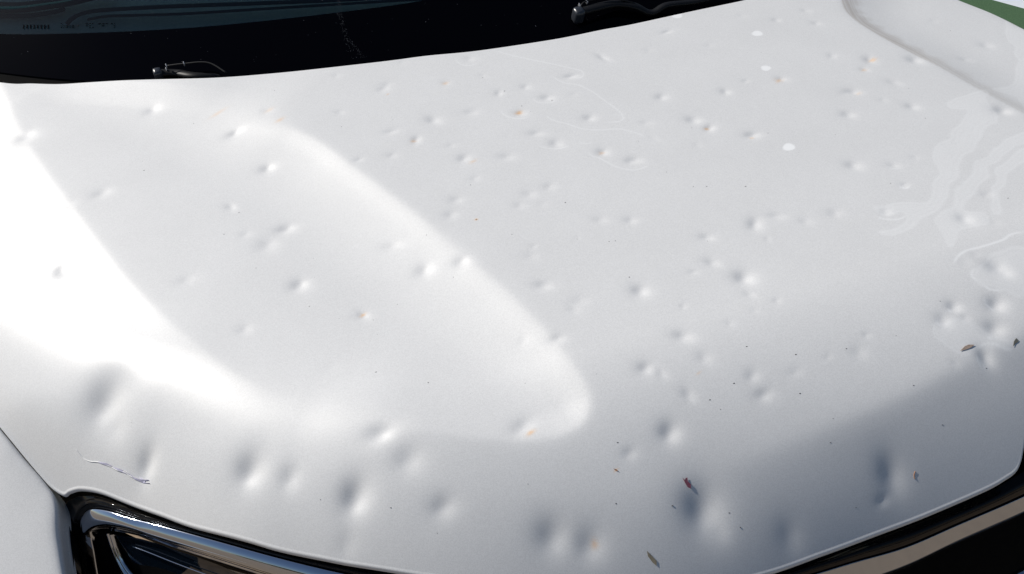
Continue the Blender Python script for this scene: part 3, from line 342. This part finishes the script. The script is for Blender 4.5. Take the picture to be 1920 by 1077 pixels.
# ---------------------------------------------------------------- the ground
def ground_mats():
    g = simple('tan_gravel', (.36, .27, .18), .9, noise=(.16, .12, .09), scale=28, bump=.6)
    tr, t, b = mat('green_turf')
    tc = N(t, 'ShaderNodeTexCoord'); no = N(t, 'ShaderNodeTexNoise'); no.inputs['Scale'].default_value = 350; no.inputs['Detail'].default_value = 4
    t.links.new(tc.outputs['Object'], no.inputs['Vector']); cr = N(t, 'ShaderNodeValToRGB')
    cr.color_ramp.elements[0].position = .35; cr.color_ramp.elements[0].color = (.035, .085, .035, 1); cr.color_ramp.elements[1].position = .65; cr.color_ramp.elements[1].color = (.07, .14, .065, 1)
    t.links.new(no.outputs[0], cr.inputs[0]); t.links.new(cr.outputs[0], b.inputs['Base Color']); b.inputs['Roughness'].default_value = .9
    return g, tr
M_gravel, M_turf = ground_mats()
G = 400
o = mesh_obj('ground', [(-G, -G, 0), (G, -G, 0), (G, G, 0), (-G, G, 0)], [(0, 1, 2, 3)], M_gravel, smooth=False)
tag(o, 'tan gravel ground all round the car', kind='structure')
gf = np.array(GREEN_FAR); dirv = unit(gf[2]-gf[1]); perp = np.array((-dirv[1], dirv[0], 0)); perp *= np.sign(perp@np.array((0.3, 1, 0)))
a, b2 = gf[1]-dirv*6, gf[1]+dirv*9
o = mesh_obj('green_ground', [a-perp*1.0+(0, 0, .004), b2-perp*1.0+(0, 0, .004), b2+(0, 0, .004), a+(0, 0, .004)], [(0, 1, 2, 3)], M_turf, smooth=False)
tag(o, 'flat green ground beyond the far wing of the car', kind='structure')
M_line = simple('white_ground_paint', (.74, .76, .78), .6, noise=(.58, .66, .74), scale=3)
o = mesh_obj('white_pavement', [a+(0, 0, .004), b2+(0, 0, .004), b2+perp*3+(0, 0, .004), a+perp*3+(0, 0, .004)], [(0, 1, 2, 3)], M_line, smooth=False)
tag(o, 'white surface beyond the green ground', kind='structure')

# ---------------------------------------------------------------- the car
car = empty('car', (.45, 1.2, 0))
tag(car, 'white car with a hail dented bonnet and black grille, seen close from its front corner', 'car')

# bonnet: one skin from grille to windscreen, dents are real depressions
NX, NY = 1180, 800
u = np.linspace(0, 1, NX)
edge = np.vstack([SEAM[:-1, :2], FRONT[:, :2]])
# parametrise lower boundary by arc length so that the steep corner pieces keep their shape
ex = catmull(edge, 8); L = np.r_[0, np.cumsum(np.linalg.norm(np.diff(ex, axis=0), axis=1))]
xs = ex[:, 0]+0
rearc = catmull(REAR[:, :2], 8)
FRONT_END_X = 1.62
def lower(uu):
    s = uu*L[-1]; return np.stack([np.interp(s, L, ex[:, 0]), np.interp(s, L, ex[:, 1])], 1)
front_ext = np.vstack([edge, FRONT_TAIL[:, :2]])
bot = resample(front_ext, NX*4)
top = resample(REAR[:, :2], NX)
right = resample(RIGHTEDGE[::-1, :2], NY); left = None
Lb = np.r_[0, np.cumsum(np.linalg.norm(np.diff(bot, axis=0), axis=1))]
# share the columns between bottom and top so that columns run roughly along the car
ub = np.interp(np.linspace(0, 1, NX), UMAP_T, UMAP_B)
bot = np.stack([np.interp(ub*Lb[-1], Lb, bot[:, k]) for k in (0, 1)], 1)
top[-1] = right[-1]; right[0] = bot[-1]
left = bot[0]+(top[0]-bot[0])*np.linspace(0, 1, NY)[:, None]
U, V = np.meshgrid(np.linspace(0, 1, NX), np.linspace(0, 1, NY))
V = V
P = (1-V)[..., None]*bot[None]+V[..., None]*top[None]+(1-U)[..., None]*left[:, None]+U[..., None]*right[:, None] \
    - ((1-U)*(1-V))[..., None]*bot[0]-(U*(1-V))[..., None]*bot[-1]-((1-U)*V)[..., None]*top[0]-(U*V)[..., None]*top[-1]
X, Y = P[..., 0].copy(), P[..., 1].copy()
Z = hood_z(X, Y)
def outn(E, ref):
    T = unit(np.gradient(E, axis=0)); n = np.stack([T[:, 1], -T[:, 0]], 1); s = np.sign(np.mean(np.sum(n*ref, 1))); return n*s
nb = outn(bot, np.array((-.2, -1.))); ntp = outn(top, np.array((-.1, 1.)))
LIP = [(.0012, .0006), (.0022, .0022), (.0027, .0050), (.0022, .008)]
def rows(E, z, nn): return [np.column_stack([E+nn*a, z-b]) for a, b in LIP]
lo = rows(bot, Z[0], nb); hi = rows(top, Z[-1], ntp)
G3 = np.concatenate([np.stack(lo[::-1]), np.dstack([X, Y, Z]), np.stack(hi)])
nr = outn(right, np.array((1., 0.)))
pad = len(LIP)
# right hand hem
Rr = G3[:, -1, :].copy(); ext = []
for a, b in LIP: ext.append(Rr+np.array((a*.9, -a*.2, -b)))
G3 = np.concatenate([G3, np.stack(ext, 1)], 1)
xx, yy = G3[..., 0], G3[..., 1]
def line_field(pts, sig):
    pts = np.asarray(pts); f = np.zeros(xx.shape, np.float32); m = (xx > pts[:, 0].min()-.02) & (xx < pts[:, 0].max()+.02) & (yy > pts[:, 1].min()-.02) & (yy < pts[:, 1].max()+.02)
    if m.any():
        d, t = poly_dist(xx[m], yy[m], pts, 5); e = np.minimum(t, len(pts)-1-t)
        f[m] = np.exp(-(d/sig)**2)*sstep(-.1, .8, e)
    return f
film = np.zeros(xx.shape, np.float32)
for pts, w in WATER_LINES: film = np.maximum(film, .4*min(w, 1.5)*line_field(pts, .0011*max(w, 1)))
def inside(px, py, Q):
    c = np.zeros(px.shape, bool); j = len(Q)-1
    for i in range(len(Q)):
        xi, yi = Q[i]; xj, yj = Q[j]
        k = ((yi > py) != (yj > py)) & (px < (xj-xi)*(py-yi)/(yj-yi+1e-12)+xi); c ^= k; j = i
    return c
wob = lambda a, b: .0030*np.sin(a*60+2*np.sin(b*45))+.0010*np.sin(b*130+a*50)
for pts in FILM_AREAS:
    Q = catmull(np.array(list(pts)+[pts[0]]), 5); m = (xx > Q[:, 0].min()-.03) & (xx < Q[:, 0].max()+.03) & (yy > Q[:, 1].min()-.03) & (yy < Q[:, 1].max()+.03)
    ax, ay = xx[m]+wob(xx[m], yy[m]), yy[m]+wob(yy[m], xx[m])
    ins = inside(ax, ay, Q); d, t = poly_dist(ax, ay, Q, 1)
    d = np.abs(d)*np.where(ins, 1, -1); film[m] = np.maximum(film[m], .20*sstep(-.003, .005, d)+.15*np.exp(-(d/.0022)**2)+.05*np.sin(d*900)*np.exp(-np.abs(d)/.02)*(d > 0))
def spots(lst, hard):
    f = np.zeros(xx.shape, np.float32)
    for cx, cy, rx, ry, s in lst:
        m = (np.abs(xx-cx) < 4*rx+.01) & (np.abs(yy-cy) < 4*rx+.01)
        a, b = (xx[m]-cx), (yy[m]-cy); a, b = a*.95+b*.31, -a*.31+b*.95
        jag = 1+.06*np.sin(np.arctan2(b, a)*3+cx*50)+(0 if hard else .35*np.sin(a*2500+cy*90)*np.sin(b*2100))
        q = np.sqrt((a/rx)**2+(b/ry)**2)/jag
        f[m] = np.maximum(f[m], s*(1-sstep(.8, 1.15, q) if hard else np.exp(-q*q*1.1)))
    return f
film = np.maximum(film, .8*spots(CHALK_SPOTS, True))
scuff = spots(SCUFFS, False)
dirt = np.zeros(xx.shape, np.float32)
m = (xx > .75)
d, t = poly_dist(xx[m], yy[m], RCREASE, 5)
st = .55+.45*np.sin(d*900+3*np.sin(t*2.2)+2*np.sin(d*300))
dirt[m] = (sstep(-.002, .002, d)*(1-sstep(.012, .046+.008*np.sin(t*9), d))*(.45+.55*st)*(1-.6*sstep(4, 8, t))*sstep(.2, 2, t)).astype(np.float32)*.8
hood = grid_obj('bonnet', G3, M_paint, car, attrs=dict(film=film, scuff=scuff, dirt=dirt))
hood['label'] = 'white bonnet covered in hail dents'

# near side wing
sm = resample(SEAM, 60); sm[:, 2] = hood_z(sm[:, 0], sm[:, 1])
K = np.vstack([sm, np.array(WING_EDGE)]); K = resample(K[::3] if len(K) % 3 == 1 else np.vstack([K[::3], K[-1:]]), 200)
out = unit(np.array((-.80, -.60, 0)))
prof = [(-.0005, .03), (.002, .022), (.0035, .016), (.0035, .006), (.0042, .002), (.006, .0002), (.009, 0), (.014, .0016), (.022, .006), (.04, .0168), (.07, .0358), (.11, .0615), (.18, .1065), (.3, .185), (.4, .25)]
Ks = K.copy()
for _ in range(700): Ks[1:-1] = (Ks[:-2]+2*Ks[1:-1]+Ks[2:])/4
P = np.stack([K+(Ks-K)*min(max(a-.006, 0)/.05, 1)+out*a-np.array((0, 0, b)) for a, b in prof])
wing = grid_obj('wing', P, M_paint2, car)
# far side wing: a thin strip beyond the shut line
Re = resample(RIGHTEDGE, 80); Re[:, 2] = hood_z(Re[:, 0], Re[:, 1])
P = np.stack([Re+np.array((a, -.2*a, -b)) for a, b in [(.006, .03), (.006, .010), (.0075, .0065), (.011, .006), (.017, .008), (.024, .014), (.032, .03), (.05, .1), (.06, .5)]])
grid_obj('wing', P, M_paint2, car)
# black backing strip, stands in for the shade inside the shut lines
P = np.stack([np.column_stack([bot+nb*a, Z[0]-b])[::8] for a, b in [(-.06, .05), (.0, .045), (.004, .05), (.006, .09)]])
grid_obj('gap_shade_strip', P, M_rubber, car)

# grille
PR = [(-.06, -.05), (0, -.024), (.02, -.019), (.15, -.014), (.30, -.009), (.45, -.0035), (.56, 0), (.66, .0012), (.76, -.0005), (.88, -.003), (.96, -.007), (1.0, -.014), (1.02, -.02)]
PR = [tuple(p) for p in catmull(np.array(PR), 4)]; grid_n = 1000
frame = band('grille_frame', FRAME_OUT, CHROME_OUT, PR, M_gloss, car, grid_n)
def PRC(s, t):
    # crowned where it turns the corner, flat and facing down towards the far end
    edge_ = -.006*max(0, (-s)/.02)-.010*max(0, (s-1)/.01)-.0006*(1-min(s, .06)/.06)
    crown = .0055*(4*s*(1-s))**.9 if 0 < s < 1 else 0
    flat = -.0015*s
    k = float(sstep(.50, .70, t)); return edge_+crown*(1-k)+flat*k
PRC_ = [(-.02, -.012), (.0, -.003), (.04, .001), (.12, .0038), (.25, .0056), (.4, .0058), (.6, .0040), (.8, .0005), (.93, -.0035), (1.0, -.007), (1.01, -.016)]
trim = band('chrome_strip', CHROME_OUT, CHROME_IN, PRC, M_chrome, car, grid_n)
trim['label'] = 'polished strip round the grille opening'
xs2 = np.linspace(-.43, 1.4, 80)
rowsP = []
for k, dy in enumerate(np.linspace(-.02, -.30, 20)):
    yv = front_y(xs2)+dy; rowsP.append(np.column_stack([xs2, yv, z_face(xs2, yv)-.030-.004*math.cos(k*2.1)]))
back = grid_obj('grille_back', np.stack(rowsP), M_black, car)
inner = band('trim_blade', TRIM_A, TRIM_B, [(-.1, -.01), (0, 0), (.22, .003), (.42, .002), (.48, -.002), (.54, .002), (.75, .003), (1, -.001), (1.05, -.012)], M_chrome, car, 60)
LT = np.array(LENS_TOP); lens_r = [LT+np.array((0, 0, 0)), LT+np.array((.002, -.004, -.006)), LT+np.array((.02, -.05, -.10)), LT+np.array((.05, -.12, -.25))]
Pl = np.stack([resample(l, 40) for l in lens_r]); lens = grid_obj('lamp_glass', Pl, M_lens, car)
tube('lamp_rib', [tuple(np.array(p)+np.array((0, 0, .001))) for p in LENS_LINE], .0007, M_chrome, car)
low = band('grille_bar', LOWER_A, LOWER_B, [(0, -.01), (.05, 0), (.5, .004), (1, 0)], M_chrome, car, 30)

# closed body below the bonnet (keeps daylight out and shades the ground)
box('body_shell', Vector((.53, 2.25, .50)), 1.72, 2.9, .46, M_paint2, car)
box('bumper', Vector((.50, .62, .45)), 1.30, .50, .46, M_black, car)
# windscreen and cowl
xw = np.linspace(-1.0, 2.3, 90)
def ws(x, y, dz=0): return np.column_stack([x, y, z_screen(x, y)+dz])
glass_m = bpy.data.materials.new('windscreen_glass'); glass_m.use_nodes = True; t = glass_m.node_tree
for n_ in list(t.nodes): t.nodes.remove(n_)
om = N(t, 'ShaderNodeOutputMaterial'); mx = N(t, 'ShaderNodeMixShader'); tr = N(t, 'ShaderNodeBsdfTransparent'); gl = N(t, 'ShaderNodeBsdfGlossy'); fr_ = N(t, 'ShaderNodeFresnel')
tr.inputs[0].default_value = (.57, .66, .65, 1); gl.inputs['Roughness'].default_value = .02; fr_.inputs[0].default_value = 1.45
t.links.new(fr_.outputs[0], mx.inputs[0]); t.links.new(tr.outputs[0], mx.inputs[1]); t.links.new(gl.outputs[0], mx.inputs[2]); t.links.new(mx.outputs[0], om.inputs[0])
P = np.stack([ws(xw, rear_y(xw)+dy) for dy in np.linspace(.05, .95, 24)])
ws_o = grid_obj('windscreen', P, glass_m, car)
M_frit = simple('frit_black', (.001, .001, .002), .09); M_frit.node_tree.nodes['Principled BSDF'].inputs['Specular IOR Level'].default_value = .06
FE = resample(FRIT_EDGE, 90)
P = []
for k in np.linspace(0, 1, 10):
    yb = rear_y(FE[:, 0])+.02; yv = yb+(FE[:, 1]-yb)*k; P.append(ws(FE[:, 0], yv, .0012))
grid_obj('frit_band', np.stack(P), M_frit, ws_o)
# speckle of dust swept up by the wiper
DA, DB = resample(DUST_ARC, 40), resample(DUST_ARC_IN, 40)
V_, F_ = [], []
for k in range(420):
    i = rng.integers(0, 39); e = rng.random()**1.6; p = DA[i]+(DB[i]-DA[i])*e+rng.normal(size=3)*(.0008, .001, 0); p[2] = z_screen(p[0], p[1])+.0022
    s = .00014+.00022*rng.random()**3; b0 = len(V_); V_ += [p+(-s, 0, 0), p+(0, -s*.9, -s*.5), p+(s, 0, 0), p+(0, s*.9, s*.5)]; F_.append((b0, b0+1, b0+2, b0+3))
for k in range(420):
    x0 = rng.uniform(-.6, 1.3); y0 = rear_y(x0)+rng.uniform(.06, .5); p = np.array((x0, y0, z_screen(x0, y0)+.0022))
    s = .0003+.0006*rng.random()**4; b0 = len(V_); V_ += [p+(-s, 0, 0), p+(0, -s*.9, -s*.5), p+(s, 0, 0), p+(0, s*.9, s*.5)]; F_.append((b0, b0+1, b0+2, b0+3))
M_dust = simple('pale_dust', (.16, .17, .18), .9)
du = mesh_obj('glass_dust', V_, F_, M_dust, ws_o, smooth=False); tag(du, kind='stuff')
V_, F_ = [], []
for q in GLASS_PRINT:
    b0 = len(V_); V_ += [np.array(p) for p in q]; F_.append((b0, b0+1, b0+2, b0+3))
tag(mesh_obj('glass_print', V_, F_, M_frit, ws_o, smooth=False), kind='stuff')
# cowl panel under the wipers
P = []
for a, b in [(-.05, -.05), (.0, -.035), (.02, -.018), (.045, -.006), (.055, -.002), (.062, -.010)]:
    yv = rear_y(xw)+a; P.append(np.column_stack([xw, yv, z_screen(xw, rear_y(xw)+.05)+b]))
cowl = grid_obj('cowl_panel', np.stack(P), M_black, car)
tube('cowl_seal', COWL_LINE, .0016, M_rubber, car, n=60)
# dashboard behind the glass
xd = np.linspace(-1.0, 1.6, 160); P = []
for k, dy in enumerate(np.linspace(.10, .85, 60)):
    yv = rear_y(xd)+dy
    z = 1.005+.05*sstep(.05, .3, np.full_like(xd, dy))
    g = .25+.16*(xd+.9)                                # groove that sweeps across the pad
    z = z-.035*np.exp(-((dy-g-.02*np.sin(xd*7))/.018)**2)-.02*np.exp(-((dy-g-.10)/.012)**2)
    z = z+.06*sstep(.0, .05, .16-np.hypot((xd+.55)*.7, dy-.55))
    P.append(np.column_stack([xd, yv, z]))
dash = grid_obj('dashboard', np.stack(P), M_dash, car)

for D_, rad in DASH_LINES:
    tube('dash_moulding', D_, rad, M_dash2, car, flat=.5, n=60)
# wipers
def wiper(cap, cap_r, arm, arm_w, spring, ticks):
    a = np.array(arm)
    body = tube('wiper_arm', arm, arm_w, M_rubber, car, seg=8, flat=.6)
    c = box('pivot_cap', cap, cap_r*1.5, cap_r*1.6, cap_r*2.2, M_glossarm, None, rot=(.3, 0, .1), bevel=.3); c.parent = body
    tube('spring', spring, .0016, M_rubber, body)
    for p in ticks:
        q = box('clip', p, .0015, .006, .006, M_clip, None, rot=(.5, 0, .2)); q.parent = body
    return body
M_glossarm = simple('wiper_paint', (.03, .033, .04), .3); M_clip = simple('worn_metal', (.45, .46, .48), .35, .6)
wa, wb = np.array(WIPE_A), np.array(WIPE_B)
wiper(wa[0]*.5+wa[1]*.5, .010, [wa[0]*.35+wa[1]*.65+np.array((.004, 0, 0)), (wa[2]+wa[3])/2-(0, 0, .008), wa[4]+(.01, 0, .004), wa[4]+(.06, -.002, -.006)], [.009, .009, .008, .004], [wa[5], wa[6], wa[7], wa[8]], [wa[1]+(.001, 0, 0), wa[2], wa[5], wa[6]])
wiper(wb[0]*.4+wb[1]*.6, .013, [wb[1]*.5+wb[0]*.5+(.004, 0, .004), wb[3], wb[4], wb[5]+(.012, -.004, -.01), wb[6], wb[7], wb[7]+(.1, .0, .01)], [.011, .011, .010, .008, .008, .008, .008], [wb[0]+(.01, 0, .0), wb[2]+(0, 0, .008), wb[3]+(0, 0, .010), wb[4]+(0, 0, .006)], [wb[2]+(0, 0, .006), wb[0]+(.012, 0, .008), wb[7]+(0, 0, .012)])

# paint split by a dent near the front corner
TE = np.array(TEAR); TE[:, 2] = hood_z(TE[:, 0], TE[:, 1])+.0006
tube('paint_split', TE, [.0002, .0005, .0006, .0009, .0008, .0003], M_paint, hood, n=60)
for P_ in FLAKES:
    Q = np.array(P_); c = Q.mean(0); near_ = np.array([TE[np.argmin(np.sum((TE[:, :2]-q[:2])**2, 1)), :2] for q in Q]); Q[:, :2] = Q[:, :2]*.8+near_*.2; zt = hood_z(Q[:, 0], Q[:, 1])
    V1 = [(p[0], p[1], z+.0012+.0008*((i*7) % 3)) for i, (p, z) in enumerate(zip(Q, zt))]; V2 = [(p[0], p[1], z+.0003) for p, z in zip(Q, zt)]
    n_ = len(V1); F = [tuple(range(n_)), tuple(range(n_, 2*n_))[::-1]]+[(i, (i+1) % n_, n_+(i+1) % n_, n_+i) for i in range(n_)]
    mesh_obj('paint_flake', V1+V2, F, M_primer, hood, smooth=False)

# ---------------------------------------------------------------- small things lying on the bonnet
def scrap(name, pts, m, curl, label, cat, thick=.0002):
    Q = np.array(pts); zt = hood_z(Q[:, 0], Q[:, 1]); c = Q.mean(0); c[2] = zt.mean()
    ext_ = np.ptp(Q[:, :2], axis=0).max()
    V1, V2 = [], []
    for p, z in zip(Q, zt):
        h = .0005+curl*(np.linalg.norm(p[:2]-c[:2])/ext_)**2
        V1.append((p[0], p[1], z+h+thick)); V2.append((p[0], p[1], z+h))
    n_ = len(V1); V1.append((c[0], c[1], c[2]+.0005+thick)); V2.append((c[0], c[1], c[2]+.0005)); V_ = V1+V2; k = n_+1; F = []
    for i in range(n_):
        j = (i+1) % n_; F += [(i, j, n_), (k+j, k+i, k+n_), (i, k+i, k+j, j)]
    o = mesh_obj(name, V_, F, m, None, smooth=False); return tag(o, label, cat)
M_leaf = simple('dry_leaf', (.42, .33, .27), .7, noise=(.30, .22, .17), scale=350)
M_grey = simple('grey_flake', (.13, .13, .11), .8); M_purple = simple('dried_petal', (.26, .05, .09), .7, noise=(.25, .12, .15), scale=500)
M_bark = simple('bark_crumb', (.36, .31, .22), .9, noise=(.2, .17, .12), scale=700); M_or = simple('orange_crumb', (.34, .17, .09), .8)
scrap('dry_leaf', LEAF, M_leaf, .0012, 'dry brown leaf scrap lying by the dents near the right edge of the bonnet', 'leaf')
scrap('seed_husk', CHIP, M_grey, .0008, 'dark grey seed husk at the far right edge of the bonnet', 'debris')
scrap('dried_petal', PETAL, M_purple, .0006, 'shrivelled purple petal just above the big dent at the front', 'petal')
scrap('bark_crumb', BARK, M_bark, .001, 'long tan crumb of bark near the front lip of the bonnet', 'debris')
scrap('orange_crumb', CRUMB, M_or, .001, 'tiny orange crumb on the front slope of the bonnet', 'debris')
tw = tube('twig', [(p[0], p[1], float(hood_z(np.array([p[0]]), np.array([p[1]]))[0])+.0004) for p in TWIG], .0005, M_or, None); tag(tw, 'short orange twig right of the double dent near the grille corner', 'twig')
V_, F_ = [], []
SP = [(p[0], p[1], 1.0) for p in SPECKS]
for k in range(170):
    SP.append((rng.uniform(-.3, 1.2), rng.uniform(.5, 1.4), .45*rng.random()+.15))
for x0, y0, k in SP:
    if y0 < front_y(np.array([x0]))[0]+.02 or y0 > rear_y(x0)-.02: continue
    z0 = float(hood_z(np.array([x0]), np.array([y0]))[0]); s = .0006*k*(.7+.6*rng.random()); a = rng.random()*6.3; el = 1+1.2*rng.random(); b0 = len(V_)
    for j in range(5):
        an = a+j*1.257; V_.append((x0+s*math.cos(an)*el, y0+s*math.sin(an), z0+.0001))
    V_.append((x0, y0, z0+s*.6)); F_ += [(b0+j, b0+(j+1) % 5, b0+5) for j in range(5)]
M_speck = simple('grit', (.06, .055, .05), .9)
sp = mesh_obj('grit', V_, F_, M_speck, None, smooth=False); tag(sp, 'scattered dark specks of grit on the white bonnet', 'grit', kind='stuff')

# scrub and bank on the far side of the lot in front of the car (seen mirrored in the polished trim)
M_leafg = simple('scrub_leaves', (.045, .06, .02), .8, noise=(.09, .07, .03), scale=3)
V_, F_ = [], []
for b_ in range(46):
    cx = -26+b_*1.25+random.uniform(-.5, .5); cy = -12+random.uniform(-2, 2); hh = random.uniform(1.6, 3.2)
    for k in range(170):
        t_ = random.random()*6.283; rr = random.random()**.5; hz_ = random.random()
        p = np.array((cx+math.cos(t_)*rr*1.2*(1.1-hz_*.6), cy+math.sin(t_)*rr*1.2, hz_*hh*(1.05-.35*rr))); s = random.uniform(.10, .26); d_ = rng.normal(size=(3, 3))*s
        b0 = len(V_); V_ += [p+d_[0], p+d_[1], p+d_[2]]; F_.append((b0, b0+1, b0+2))
sc = mesh_obj('scrub', V_, F_, M_leafg, None, smooth=False); tag(sc, 'low scrub along the edge of the gravel in front of the car', 'scrub', kind='stuff')
